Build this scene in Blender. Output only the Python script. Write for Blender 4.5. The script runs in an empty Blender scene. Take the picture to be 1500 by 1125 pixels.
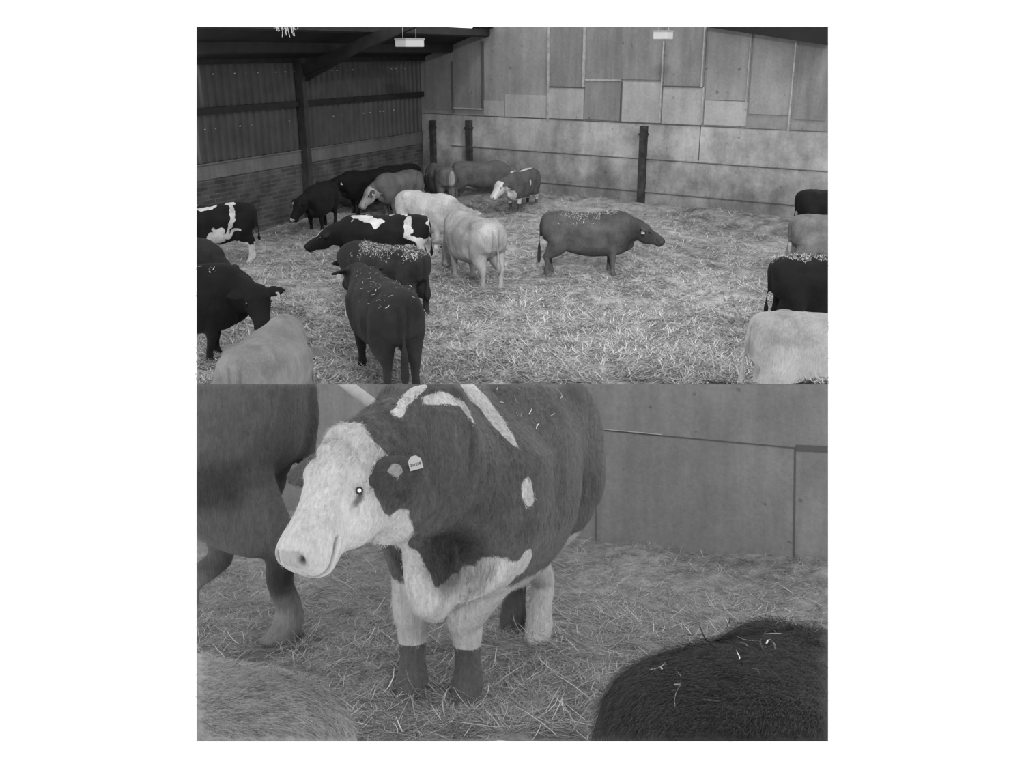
import bpy, bmesh, math, random
import numpy as np
from mathutils import Vector, Matrix, noise

# ------------------------------------------------------------------ camera, world, sun, exposure
F_PX = 1400.0                       # focal length in pixels of the 1500 px wide frame
HORIZON = 75.0
CAM_H = 4.2
PITCH = math.atan((562.5 - HORIZON) / F_PX)
sc = bpy.context.scene
COL = sc.collection
cam_data = bpy.data.cameras.new('camera')
cam = bpy.data.objects.new('camera', cam_data)
COL.objects.link(cam)
cam_data.sensor_width = 36.0
cam_data.lens = F_PX / 1500.0 * 36.0
cam_data.clip_start = 0.05
cam_data.clip_end = 200
cam.location = (0, 0, CAM_H)
cam.rotation_euler = (math.pi / 2 - PITCH, 0, 0)
sc.camera = cam
CAM = Vector((0, 0, CAM_H))

world = bpy.data.worlds.new('white_surround')
sc.world = world
world.use_nodes = True
bg = world.node_tree.nodes['Background']
bg.inputs[0].default_value = (1, 1, 1, 1)
bg.inputs[1].default_value = 1.05
sc.view_settings.view_transform = 'Standard'
sc.view_settings.look = 'None'
sc.view_settings.exposure = 0.0
sc.view_settings.gamma = 1.0

sun_data = bpy.data.lights.new('sun', 'SUN')
sun_data.energy = .8
sun_data.angle = math.radians(7)
sun = bpy.data.objects.new('sun', sun_data)
COL.objects.link(sun)
sun.location = (3, -6, 12)
sun.rotation_euler = Vector((-0.30, 0.62, -0.72)).to_track_quat('-Z', 'Y').to_euler()

lamp_data = bpy.data.lights.new('fill_spot', 'SPOT')  # added unseen spot overhead, standing in for the camera's infrared light
lamp_data.energy = 6500; lamp_data.spot_size = math.radians(52); lamp_data.spot_blend = 1.0; lamp_data.shadow_soft_size = .35
lamp = bpy.data.objects.new('fill_spot', lamp_data)
COL.objects.link(lamp)
lamp.location = (.8, 4.5, 8.0)
lamp.rotation_euler = Vector((.9, 15.5, -6.6)).to_track_quat('-Z', 'Y').to_euler()

# ------------------------------------------------------------------ frame geometry
DF = Vector((0, math.cos(PITCH), -math.sin(PITCH)))
DU = Vector((0, math.sin(PITCH), math.cos(PITCH)))
DR = Vector((1, 0, 0))


def ray(u, v):
    return DF + DR * ((u - 750.0) / F_PX) + DU * ((562.5 - v) / F_PX)


def ground(u, v, z=0.0):
    d = ray(u, v)
    t = (z - CAM_H) / d.z
    return CAM + d * t


def cut_planes(u0, u1, v0, v1):
    """the modelled extent of one set: four planes (point, outward normal)"""
    out = []
    def pl(a, b, inside):
        n = ray(*a).cross(ray(*b)).normalized()
        if n.dot(ray(*inside)) > 0:
            n = -n
        out.append((CAM.copy(), n))
    mid = ((u0 + u1) / 2, (v0 + v1) / 2)
    pl((u0, v0), (u0, v1), mid); pl((u1, v0), (u1, v1), mid)
    pl((u0, v0), (u1, v0), mid); pl((u0, v1), (u1, v1), mid)
    return out


HIGH = cut_planes(288, 1213, 39.5, 564.0)
LOW = cut_planes(288, 1213, 563.0, 1086.0)

# the close-up set has its own ground: local x right, y away, z up
LOW_DEP = math.radians(13.0)
LOW_H = 1.40
TILT = PITCH + math.atan((824.5 - 562.5) / F_PX) - LOW_DEP
M_LOW = Matrix.Translation(CAM) @ Matrix.Rotation(-TILT, 4, 'X') @ Matrix.Translation((0, 0, -LOW_H))
M_LOW_I = M_LOW.inverted()
R_LOW_I = M_LOW_I.to_3x3()
M_ID = Matrix.Identity(4)


def lo(u, v, z=0.0):
    """point of the close-up set at height z seen at (u, v)"""
    d = R_LOW_I @ ray(u, v)
    t = (z - LOW_H) / d.z
    return Vector((0, 0, LOW_H)) + d * t


def lod(u, v, y):
    """point of the close-up set at distance y seen at (u, v)"""
    d = R_LOW_I @ ray(u, v)
    return Vector((0, 0, LOW_H)) + d * (y / d.y)


# ------------------------------------------------------------------ noise in numpy
def vnoise(p, scale=1.0, seed=0):
    p = np.asarray(p, dtype=np.float64) * scale + seed * 17.31 + 1000.0
    i = np.floor(p).astype(np.int64)
    f = p - i
    f = f * f * (3 - 2 * f)
    def h(ix, iy, iz):
        n = ix * 73856093 ^ iy * 19349663 ^ iz * 83492791 ^ (seed * 2654435761)
        n = (n ^ (n >> 13)) * 1274126177 & 0x7fffffff
        n = (n ^ (n >> 15)) * 668265263 & 0x7fffffff
        return (n & 0xffff) / 65535.0
    r = 0
    for a in (0, 1):
        for b in (0, 1):
            for c in (0, 1):
                w = (f[:, 0] if a else 1 - f[:, 0]) * (f[:, 1] if b else 1 - f[:, 1]) * (f[:, 2] if c else 1 - f[:, 2])
                r = r + w * h(i[:, 0] + a, i[:, 1] + b, i[:, 2] + c)
    return r


def fbm(p, scale=1.0, seed=0, octv=3):
    r = 0; amp = 1; tot = 0
    for k in range(octv):
        r = r + amp * vnoise(p, scale * 2 ** k, seed + k)
        tot += amp; amp *= .5
    return r / tot


# ------------------------------------------------------------------ materials
def lin(v):
    c = v / 255.0
    return c / 12.92 if c <= .04045 else ((c + .055) / 1.055) ** 2.4


class NT:
    def __init__(self, name):
        self.m = bpy.data.materials.new(name); self.m.use_nodes = True
        self.t = self.m.node_tree; self.b = self.t.nodes['Principled BSDF']
    def n(self, typ, **kw):
        x = self.t.nodes.new(typ)
        for k, v in kw.items():
            if k.startswith('i_'):
                x.inputs[int(k[2:])].default_value = v
            else:
                setattr(x, k, v)
        return x
    def l(self, a, b): self.t.links.new(a, b)
    def coord(self, scale=(1, 1, 1)):
        tc = self.n('ShaderNodeTexCoord'); mp = self.n('ShaderNodeMapping')
        self.l(tc.outputs['Object'], mp.inputs[0]); mp.inputs['Scale'].default_value = scale
        return mp.outputs[0]
    def noise(self, co, scale, detail=3, rough=.55):
        x = self.n('ShaderNodeTexNoise'); self.l(co, x.inputs['Vector'])
        x.inputs['Scale'].default_value = scale; x.inputs['Detail'].default_value = detail
        x.inputs['Roughness'].default_value = rough
        return x.outputs[0]
    def rng(self, v, a, b, c, d):
        x = self.n('ShaderNodeMapRange')
        self.l(v, x.inputs[0])
        for i, q in enumerate((a, b, c, d)): x.inputs[i + 1].default_value = q
        return x.outputs[0]
    def math(self, op, a, b):
        x = self.n('ShaderNodeMath', operation=op)
        for i, q in enumerate((a, b)):
            if isinstance(q, (int, float)): x.inputs[i].default_value = q
            else: self.l(q, x.inputs[i])
        return x.outputs[0]
    def grey(self, v):
        """scalar -> Base Color"""
        x = self.n('ShaderNodeCombineColor')
        for i in range(3): self.l(v, x.inputs[i])
        self.l(x.outputs[0], self.b.inputs['Base Color'])
    def bump(self, v, dist=.01, strength=.6):
        x = self.n('ShaderNodeBump'); x.inputs['Distance'].default_value = dist
        x.inputs['Strength'].default_value = strength
        self.l(v, x.inputs['Height']); self.l(x.outputs[0], self.b.inputs['Normal'])
    def rough(self, r, spec=.3):
        self.b.inputs['Roughness'].default_value = r
        self.b.inputs['Specular IOR Level'].default_value = spec


def plain(name, a, r=.7, spec=.3, metal=0, var=.0, vscale=5):
    k = NT(name); k.rough(r, spec); k.b.inputs['Metallic'].default_value = metal
    if var:
        n = k.noise(k.coord(), vscale, 4)
        k.grey(k.rng(n, .3, .7, a * (1 - var), a * (1 + var)))
    else:
        k.b.inputs['Base Color'].default_value = (a, a, a, 1)
    return k.m


def coat_mat(name, base, second=None, dirt=.25, edge=.25, fur=60, rough=.7, spec=.14, sheen=.015, soft=False):
    k = NT(name); k.rough(rough, spec)
    co = k.coord()
    n2 = k.noise(co, 3.2, 4)
    mott = k.rng(n2, .32, .68, 1 - dirt, 1 + dirt)
    n3 = k.noise(k.coord((1.0, 1.0, .22)), fur, 3, .7)
    mott = k.math('MULTIPLY', mott, k.rng(n3, .3, .7, .82, 1.18))
    if second is not None:
        at = k.n('ShaderNodeAttribute', attribute_name='coat')
        nn = k.noise(co, 16, 3)
        s = k.math('ADD', at.outputs['Fac'], k.math('MULTIPLY', k.math('SUBTRACT', nn, .5), edge))
        m = k.rng(s, .08 if soft else .46, .95 if soft else .54, base, second)
    else:
        m = base
    mk = k.n('ShaderNodeAttribute', attribute_name='mark')
    mott = k.math('MULTIPLY', mott, k.math('SUBTRACT', 1.0, k.math('MULTIPLY', mk.outputs['Fac'], .9)))
    k.grey(k.math('MULTIPLY', mott, m))
    k.b.inputs['Sheen Weight'].default_value = sheen; k.b.inputs['Sheen Roughness'].default_value = .6
    k.bump(n3, .015, .7)
    return k.m


def straw_mat(name, lo_, hi_, spec=.35):
    k = NT(name); k.rough(.55, spec)
    at = k.n('ShaderNodeAttribute', attribute_name='shade')
    k.grey(k.rng(at.outputs['Fac'], 0, 1, lo_, hi_))
    return k.m


def bed_mat(name, lo_, hi_, scale):
    k = NT(name); k.rough(.9, .1)
    co = k.coord()
    a = k.noise(co, scale, 6, .7); b = k.noise(co, scale * .12, 3)
    s = k.math('ADD', k.math('MULTIPLY', a, .65), k.math('MULTIPLY', b, .35))
    k.grey(k.rng(s, .36, .62, lo_, hi_)); k.bump(a, .06, .9)
    return k.m


def wall_mat(name, a, streak=.25, spot=.2, scale=1.0, low_dirt=None):
    """concrete or board: soft vertical staining, blotches, small dark specks; low_dirt = (z0, z1, factor)"""
    k = NT(name); k.rough(.85, .2)
    st = k.noise(k.coord((2.2 * scale, 2.2 * scale, .25 * scale)), 1.6, 5, .6)
    bl = k.noise(k.coord(), .9 * scale, 5, .65)
    fn = k.noise(k.coord(), 14 * scale, 5, .7)
    v = k.math('MULTIPLY', k.rng(st, .3, .7, 1 - streak, 1 + streak), k.rng(bl, .3, .7, 1 - spot, 1 + spot))
    v = k.math('MULTIPLY', v, k.rng(fn, .25, .75, .86, 1.14))
    sp = k.noise(k.coord(), 5.5 * scale, 2, .5)
    v = k.math('MULTIPLY', v, k.rng(sp, .70, .76, 1.0, .6))
    if low_dirt:
        z0, z1, f = low_dirt
        sx = k.n('ShaderNodeSeparateXYZ'); k.l(k.coord(), sx.inputs[0])
        zz = k.math('ADD', sx.outputs[2], k.math('MULTIPLY', k.math('SUBTRACT', bl, .5), (z1 - z0) * 1.6))
        v = k.math('MULTIPLY', v, k.rng(zz, z0, z1, f, 1.0))
    k.grey(k.math('MULTIPLY', v, a)); k.bump(fn, .01, .4)
    return k.m


def brick_mat(name, a, mortar):
    k = NT(name); k.rough(.9, .15)
    uv = k.n('ShaderNodeUVMap'); uv.uv_map = 'UVMap'
    br = k.n('ShaderNodeTexBrick'); k.l(uv.outputs[0], br.inputs['Vector'])
    br.inputs['Color1'].default_value = (a * .75,) * 3 + (1,); br.inputs['Color2'].default_value = (a * 1.25,) * 3 + (1,)
    br.inputs['Mortar'].default_value = (mortar,) * 3 + (1,)
    br.inputs['Scale'].default_value = 1.0; br.inputs['Mortar Size'].default_value = .012
    br.inputs['Brick Width'].default_value = .42; br.inputs['Row Height'].default_value = .105
    n = k.noise(k.coord(), 2.0, 5)
    mx = k.n('ShaderNodeMix', data_type='RGBA', blend_type='MULTIPLY'); mx.inputs[0].default_value = 1
    cc = k.n('ShaderNodeCombineColor'); r = k.rng(n, .3, .7, .65, 1.3)
    for i in range(3): k.l(r, cc.inputs[i])
    k.l(br.outputs[0], mx.inputs[6]); k.l(cc.outputs[0], mx.inputs[7]); k.l(mx.outputs[2], k.b.inputs['Base Color'])
    k.bump(br.outputs[1], -.01, .6)
    return k.m


MAT = {
    'board': wall_mat('fibre_board', .27, .16, .16, 1.0),
    'board_light': wall_mat('fibre_board_pale', .36, .12, .14, 1.0),
    'board_dark': wall_mat('fibre_board_dark', .215, .2, .15, 1.0),
    'concrete': wall_mat('stained_concrete', .36, .14, .42, 1.0, (.25, 1.5, .55)),
    'band': wall_mat('concrete_band', .15, .15, .2, 1.0),
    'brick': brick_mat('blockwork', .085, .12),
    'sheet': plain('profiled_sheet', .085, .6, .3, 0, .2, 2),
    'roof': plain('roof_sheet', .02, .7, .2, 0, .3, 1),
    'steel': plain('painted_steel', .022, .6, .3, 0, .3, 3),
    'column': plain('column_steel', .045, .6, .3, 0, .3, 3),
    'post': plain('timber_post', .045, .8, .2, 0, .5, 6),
    'strip': plain('pale_cover_strip', .36, .7, .3, 0, .25, 8),
    'seam': plain('dark_seam', .10, .9, .1),
    'lampbox': plain('white_enamel', .50, .5, .4),
    'lampside': plain('white_enamel_side', .3, .5, .4),
    'cobweb': plain('cobweb', .5, .9, .1),
    'bed': bed_mat('straw_bed', .10, .42, 2.6),
    'straw': straw_mat('straw', .12, .62),
    'bed_low': bed_mat('straw_bed_close', .12, .38, 9),
    'straw_low': straw_mat('straw_close', .14, .62),
    'straw_back': straw_mat('straw_litter', .03, .75),
    'wall_low': wall_mat('concrete_close', .20, .15, .16, 2.2),
    'hoof': plain('hoof_horn', .03, .5, .4),
    'tag': plain('tag_plastic', .40, .4, .5),
    'tag_grey': plain('tag_plastic_grey', .42, .5, .4),
    'print': plain('tag_print', .03, .6, .2),
    'eye': plain('dark_eye', .01, .1, .6),
    'glint': plain('eye_glint', .95, .2, .6),
    'bolt': plain('galvanised_washer', .5, .4, .5),
}
k = NT('skylight_sheet'); k.b.inputs['Base Color'].default_value = (.8, .8, .8, 1)
k.b.inputs['Emission Color'].default_value = (1, 1, 1, 1); k.b.inputs['Emission Strength'].default_value = 1.6
MAT['skylight'] = k.m


# ------------------------------------------------------------------ mesh helpers
def props(o, label=None, cat=None, group=None, kind=None):
    if label: o['label'] = label
    if cat: o['category'] = cat
    if group: o['group'] = group
    if kind: o['kind'] = kind
    return o


def link(name, me, mat, parent=None, matrix=None, smooth=False):
    if matrix is None and parent is None: matrix = M_ID
    o = bpy.data.objects.new(name, me); COL.objects.link(o)
    if mat is not None:
        me.materials.append(mat)
    if parent: o.parent = parent
    if matrix is not None: o.matrix_local = matrix
    if smooth:
        me.polygons.foreach_set('use_smooth', [True] * len(me.polygons))
    return o


def clip_mesh(me, mw, planes, fill=True):
    inv = mw.inverted(); n3 = mw.to_3x3().transposed()
    bm = bmesh.new(); bm.from_mesh(me)
    for p, n in planes:
        lp = inv @ p; ln = (n3 @ n).normalized()
        side = [(v.co - lp).dot(ln) for v in bm.verts]
        if not side: break
        if max(side) <= 0: continue
        r = bmesh.ops.bisect_plane(bm, geom=bm.verts[:] + bm.edges[:] + bm.faces[:], dist=1e-5,
                                   plane_co=lp, plane_no=ln, clear_outer=True)
        if fill:
            ed = [g for g in r['geom_cut'] if isinstance(g, bmesh.types.BMEdge) and g.is_valid and g.is_boundary]
            if ed:
                try: bmesh.ops.holes_fill(bm, edges=ed, sides=0)
                except Exception: pass
    bm.to_mesh(me); bm.free(); me.update()


def box_bm(bm, o, ax, ay, az):
    vs = [bm.verts.new(o + ax * i + ay * j + az * k_) for i in (0, 1) for j in (0, 1) for k_ in (0, 1)]
    for f in ((0, 1, 3, 2), (4, 6, 7, 5), (0, 4, 5, 1), (2, 3, 7, 6), (0, 2, 6, 4), (1, 5, 7, 3)):
        bm.faces.new([vs[i] for i in f])


def box_obj(name, boxes, mat, planes, parent=None, matrix=M_ID, bevel=0.0):
    bm = bmesh.new()
    for b in boxes: box_bm(bm, *b)
    bmesh.ops.recalc_face_normals(bm, faces=bm.faces[:])
    if bevel:
        bmesh.ops.bevel(bm, geom=bm.edges[:], offset=bevel, segments=2, affect='EDGES')
    me = bpy.data.meshes.new(name); bm.to_mesh(me); bm.free()
    if planes: clip_mesh(me, parent.matrix_world if parent is not None and matrix is M_ID else matrix, planes)
    return link(name, me, mat, parent, None if parent else matrix)


def quick_mesh(name, verts, quads):
    me = bpy.data.meshes.new(name)
    me.vertices.add(len(verts)); me.vertices.foreach_set('co', np.asarray(verts, dtype=np.float32).ravel())
    n = len(quads); s = quads.shape[1]
    me.loops.add(n * s); me.loops.foreach_set('vertex_index', quads.astype(np.int32).ravel())
    me.polygons.add(n); me.polygons.foreach_set('loop_start', np.arange(0, n * s, s, dtype=np.int32))
    me.update(calc_edges=True); me.validate()
    return me


def inside_mask(pts, mw, planes, margin=0.0):
    m = np.array(mw); w = pts @ m[:3, :3].T + m[:3, 3]
    ok = np.ones(len(pts), bool)
    for p, n in planes:
        ok &= ((w - np.array(p)) @ np.array(n)) < -margin
    return ok


def straws(name, base, normal_up, length, width, rng, mat, mw=M_ID, planes=None, parent=None, tilt=(.0, .5), curl=.5, shade=(0, 1), flow=None, vcurl=1.0):
    """many bent straws as one mesh; base (N,3)"""
    n = len(base); seg = 3
    az = rng.uniform(0, 2 * np.pi, n)
    if flow is not None: az = flow + rng.normal(0, 1.1, n)
    el = rng.uniform(tilt[0], tilt[1], n)
    L = length * rng.uniform(.45, 1.25, n); W = width * rng.uniform(.6, 1.3, n)
    up = normal_up
    ref = np.zeros_like(up); ref[:, 0] = 1; bad = np.abs(up[:, 0]) > .9; ref[bad] = (0, 1, 0)
    e1 = np.cross(up, ref); e1 /= np.linalg.norm(e1, axis=1)[:, None]; e2 = np.cross(up, e1)
    P = []; pos = base.copy(); k1 = rng.normal(0, curl, n); k2 = rng.normal(0, curl * .6, n)
    for i in range(seg + 1):
        d = (np.cos(az)[:, None] * e1 + np.sin(az)[:, None] * e2) * np.cos(el)[:, None] + up * np.sin(el)[:, None]
        sd = np.cross(d, up); sd /= np.linalg.norm(sd, axis=1)[:, None] + 1e-9
        tw = W * (1.0 if i < seg else .35) * .5
        P.append(pos - sd * tw[:, None]); P.append(pos + sd * tw[:, None])
        pos = pos + d * (L / seg)[:, None]; az = az + k1; el = el + k2 * vcurl - .06
    V = np.stack(P, axis=1)
    if planes is not None:
        ok = inside_mask(V[:, 0], mw, planes) & inside_mask(V[:, -1], mw, planes) & inside_mask(V[:, 4], mw, planes)
        V = V[ok]
    n = len(V); idx = np.arange(n)[:, None] * (2 * (seg + 1))
    Q = np.concatenate([idx + np.array([[2 * i, 2 * i + 1, 2 * i + 3, 2 * i + 2]]) for i in range(seg)], axis=0)
    me = quick_mesh(name, V.reshape(-1, 3), Q)
    at = me.attributes.new('shade', 'FLOAT', 'POINT')
    at.data.foreach_set('value', np.repeat(rng.uniform(shade[0], shade[1], n) ** 1.5, 2 * (seg + 1)).astype(np.float32))
    return link(name, me, mat, parent, None if parent else mw)


# ------------------------------------------------------------------ cattle
def catmull(rows, n=4):
    a = np.array(rows, dtype=float); out = []
    for i in range(len(a) - 1):
        p0 = a[max(i - 1, 0)]; p1 = a[i]; p2 = a[i + 1]; p3 = a[min(i + 2, len(a) - 1)]
        for t in np.linspace(0, 1, n, endpoint=False):
            out.append(.5 * ((2 * p1) + (-p0 + p2) * t + (2 * p0 - 5 * p1 + 4 * p2 - p3) * t * t + (-p0 + 3 * p1 - 3 * p2 + p3) * t ** 3))
    out.append(a[-1]); return np.array(out)


def loft(bm, rows, n=16, sub=4, power=1.0):
    """rows: x y z  side_radius up_radius down_radius  refx refy refz"""
    r = catmull(rows, sub); rings = []
    m = len(r)
    for i in range(m):
        c = Vector(r[i, :3]); t = Vector(r[min(i + 1, m - 1), :3]) - Vector(r[max(i - 1, 0), :3])
        if t.length < 1e-6: t = Vector((1, 0, 0))
        t.normalize(); ref = Vector(r[i, 6:9]); side = (ref - t * ref.dot(t)).normalized(); up = t.cross(side)
        ring = []
        for k_ in range(n):
            a = 2 * math.pi * k_ / n; ca = math.cos(a); sa = math.sin(a)
            ca = math.copysign(abs(ca) ** power, ca); sa = math.copysign(abs(sa) ** power, sa)
            ring.append(bm.verts.new(c + side * (max(r[i, 3], .003) * ca) + up * (max(r[i, 4], .003) if sa > 0 else max(r[i, 5], .003)) * sa))
        rings.append(ring)
    for a, b in zip(rings, rings[1:]):
        for k_ in range(n):
            bm.faces.new((a[k_], a[(k_ + 1) % n], b[(k_ + 1) % n], b[k_]))
    bm.faces.new(rings[0][::-1]); bm.faces.new(rings[-1])


def rot(yaw, pitch):
    """direction forward (+x) turned left by yaw and up by pitch, degrees"""
    y = math.radians(yaw); p = math.radians(pitch)
    return Vector((math.cos(p) * math.cos(y), math.cos(p) * math.sin(y), math.sin(p)))


def remesh(bm, voxel, smooth=6, fac=.5):
    me = bpy.data.meshes.new('raw'); bmesh.ops.recalc_face_normals(bm, faces=bm.faces[:]); bm.to_mesh(me); bm.free()
    o = bpy.data.objects.new('raw', me); COL.objects.link(o)
    md = o.modifiers.new('r', 'REMESH'); md.mode = 'VOXEL'; md.voxel_size = voxel; md.adaptivity = 0
    ms = o.modifiers.new('s', 'SMOOTH'); ms.factor = fac; ms.iterations = smooth
    dg = bpy.context.evaluated_depsgraph_get()
    out = bpy.data.meshes.new_from_object(o.evaluated_get(dg))
    bpy.data.objects.remove(o); bpy.data.meshes.remove(me)
    return out


def npv(me):
    a = np.empty(len(me.vertices) * 3, np.float32); me.vertices.foreach_get('co', a); return a.reshape(-1, 3).astype(float)


def blob(p, c, r, rad=None):
    """1 inside, .5 on the edge"""
    d = (p - np.array(c)) / (np.array(rad) if rad is not None else r)
    return np.clip(1.5 - np.linalg.norm(d, axis=1), 0, 1) if rad is not None else np.clip(1.5 - np.linalg.norm(d, axis=1), 0, 1)


HERD = []


def cow(name, at, heading, S=1.0, neck=(0, 15), head=(0, -42), neck_len=.48, coat=None, mat=None, tail=(0, .0, .45),
        feet=None, voxel=.0195, W=1.0, Lx=1.0, belly=0.0, lying=False, base=M_ID, planes=HIGH, tags=(), ear=(0, 0), ear_len=.92, hair=0,
        litter=0, label='', cat='cow', group=None, sculpt=None, head_scale=1.17, head_len=.90, taper=1.0, dark=None, hump=0.0, trunk_only=False, smooth=6,
        tag_size=1.0, eyes=True, neck_w=1.0, tail_w=1.0, leg_w=1.16, dewlap=0.0, glint=False):
    """x forward, y to its left, z up; feet on z = 0; withers 1.35 m at S = 1"""
    bm = bmesh.new(); Y = (0, 1, 0)
    dz = -.50 if lying else 0.0
    T = [  # x, ztop, zbot, halfwidth
        (-.93, 1.15, .92, .12), (-.88, 1.28, .78, .26), (-.72, 1.345, .70, .312), (-.48, 1.355, .60, .318), (-.22, 1.335, .51, .345),
        (.08, 1.32, .46, .358), (.34, 1.335, .45, .345), (.56, 1.37 + hump, .46, .295), (.76, 1.34 + hump, .50, .255), (.92, 1.20, .60, .19), (1.0, 1.02, .70, .09)]
    rows = []
    for x, zt, zb, w in T:
        zb -= (belly + .04) * max(0, 1 - abs(x) / .9)
        zc = zb + (zt - zb) * .52
        rows.append((x * Lx, 0, zc + dz, w * W, zt - zc, zc - zb) + Y)
    loft(bm, rows, 28, 4, .80)
    # neck
    nb = Vector((.62 * Lx, 0, 1.03 + dz)); nd = rot(*neck); nl = neck_len
    poll = nb + nd * (nl + .12)
    mid = nb + Vector((1, 0, .05)) * (nl * .40); mid = mid.lerp(nb + nd * nl * .5, .65)
    yaw_ref = Vector((0, 1, 0)).lerp(Vector((-math.sin(math.radians(neck[0])), math.cos(math.radians(neck[0])), 0)), 1)
    q = neck_w
    loft(bm, [tuple(nb - Vector((.12, 0, -.02))) + (.24 * q, .30 + hump * .5, .36) + Y,
              tuple(mid.lerp(nb, .5)) + (.22 * q, .28 + hump * .5, .34) + tuple(Vector(Y).lerp(yaw_ref, .4)),
              tuple(mid) + (.185 * q, .24 + hump * .4, .30) + tuple(yaw_ref),
              tuple(mid.lerp(poll, .55)) + (.155 * q, .20, .265) + tuple(yaw_ref),
              tuple(poll) + (.13, .14, .17) + tuple(yaw_ref)], 20, 4)
    thr = poll.lerp(mid, .35) - Vector((0, 0, .16))
    loft(bm, [tuple(thr) + (.05, .10, .07) + tuple(yaw_ref), tuple(mid - Vector((0, 0, .26))) + (.045, .10, .07 + dewlap) + tuple(yaw_ref),
              (.86 * Lx, 0, .70 + dz - dewlap * .6, .07, .14, .12 + dewlap) + Y, (.66 * Lx, 0, .56 + dz, .08, .10, .10) + Y], 12, 4)
    # head
    hd = rot(*head); hy = math.radians(head[0]); href = Vector((-math.sin(hy), math.cos(hy), 0))
    hup = hd.cross(href); hs = head_scale
    o0 = poll - hd * .08 * hs - hup * .02
    H = [(-.04, .105, .075, .09, 0), (.03, .138, .108, .15, 0), (.12, .145, .12, .195, -.005), (.20, .148, .105, .205, -.01), (.28, .130, .09, .19, -.01),
         (.37, .106, .086, .145, -.005), (.45, .098, .084, .118, 0), (.51, .108, .084, .108, -.005), (.565, .104, .074, .096, -.01), (.60, .070, .05, .066, -.015)]
    loft(bm, [tuple(o0 + hd * (a * hs * head_len) + hup * (e * hs)) + (b * hs, c * hs, d_ * hs) + tuple(href) for a, b, c, d_, e in H], 18, 3, .9)
    # ears
    eb = o0 + hd * (.06 * hs); ear_tip = {}
    for s in (1, -1):
        b0 = eb + href * (s * .10 * hs) + hup * (.03 * hs)
        dv = (href * s * 1.0 - hd * (.18 + ear[0]) + Vector((0, 0, -.18 + ear[1] * (1 if s < 0 else .35)))).normalized()
        fr = hd.cross(dv).normalized() if abs(hd.dot(dv)) < .95 else hup
        rr = dv.cross(fr)
        loft(bm, [tuple(b0 - dv * .03) + (.035 * hs, .03, .03) + tuple(rr), tuple(b0 + dv * .06 * ear_len * hs) + (.064 * hs, .028, .028) + tuple(rr),
                  tuple(b0 + dv * .13 * ear_len * hs) + (.078 * hs, .024, .024) + tuple(rr), tuple(b0 + dv * .21 * ear_len * hs) + (.050 * hs, .020, .020) + tuple(rr),
                  tuple(b0 + dv * .26 * ear_len * hs) + (.016, .016, .016) + tuple(rr)], 10, 3)
        ear_tip[s] = (b0 + dv * .15 * hs * ear_len, dv, fr)
    # legs
    ft = feet or [(.50, .17), (.44, -.17), (-.70, .17), (-.78, -.17)]
    g = leg_w
    if lying:
        for s in (1, -1):
            loft(bm, [(.5, s * .2, .5, .12, .12, .12) + Y, (.62, s * .25, .2, .09, .09, .09) + Y, (.40, s * .30, .07, .06, .06, .06) + Y, (.25, s * .3, .06, .05, .05, .05) + Y], 12)
            loft(bm, [(-.6, s * .2, .5, .2, .2, .2) + Y, (-.35, s * .33, .2, .12, .14, .14) + Y, (-.62, s * .36, .08, .07, .07, .07) + Y, (-.4, s * .38, .06, .05, .05, .05) + Y], 12)
    elif not trunk_only:
        for (fx, fy), fr_ in zip(ft, (1, 1, 0, 0)):
            s = 1 if fy > 0 else -1
            if fr_:
                dx = fx - .47
                sh = (.50 * Lx, s * .155 * W)
                dx = fx - sh[0]
                loft(bm, [(sh[0] + .04, sh[1], 1.0, .10, .19, .19) + Y, (sh[0] + .02, sh[1] * 1.1, .82, .115, .17, .17) + Y, (sh[0] - .01 + dx * .1, s * .19 * W, .66, .095 * g, .115 * g, .115 * g) + Y,
                          (sh[0] + dx * .3, s * .18 * W * .6 + fy * .4, .52, .068 * g, .078 * g, .078 * g) + Y, (sh[0] + dx * .55 + .01, fy, .38, .058 * g, .062 * g, .062 * g) + Y, (sh[0] + dx * .65, fy, .32, .048 * g, .05 * g, .05 * g) + Y,
                          (fx - .01, fy, .20, .038 * g, .04 * g, .04 * g) + Y, (fx - .01, fy, .12, .048 * g, .05 * g, .05 * g) + Y, (fx + .01, fy, .07, .045 * g, .05 * g, .05 * g) + Y, (fx + .03, fy, .01, .06 * g, .07 * g, .06 * g) + Y], 14, 3)
            else:
                hx = -.58 * Lx; dx = fx + .74
                loft(bm, [(hx - .04, s * .14 * W, 1.12, .14, .26, .24) + Y, (hx - .03, s * .165 * W, .92, .155, .29, .27) + Y, (hx - .0, s * .18 * W, .76, .135 * g, .25, .23) + Y,
                          (hx - .06 + dx * .2, s * .18 * W * .5 + fy * .5, .62, .115 * g, .18 * g, .165 * g) + Y, (hx - .15 + dx * .55, fy, .50, .078 * g, .115 * g, .10 * g) + Y, (hx - .20 + dx * .7, fy, .42, .052 * g, .062 * g, .062 * g) + Y,
                          (hx * .35 + (fx - .04) * .65 - .06, fy, .30, .042 * g, .048 * g, .045 * g) + Y, (fx - .03, fy, .18, .042 * g, .045 * g, .045 * g) + Y, (fx - .02, fy, .12, .050 * g, .052 * g, .052 * g) + Y, (fx, fy, .07, .047 * g, .05 * g, .05 * g) + Y, (fx + .03, fy, .01, .06 * g, .07 * g, .06 * g) + Y], 14, 3)
    # tail
    tx, ty, tz = tail
    tw = tail_w
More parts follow.
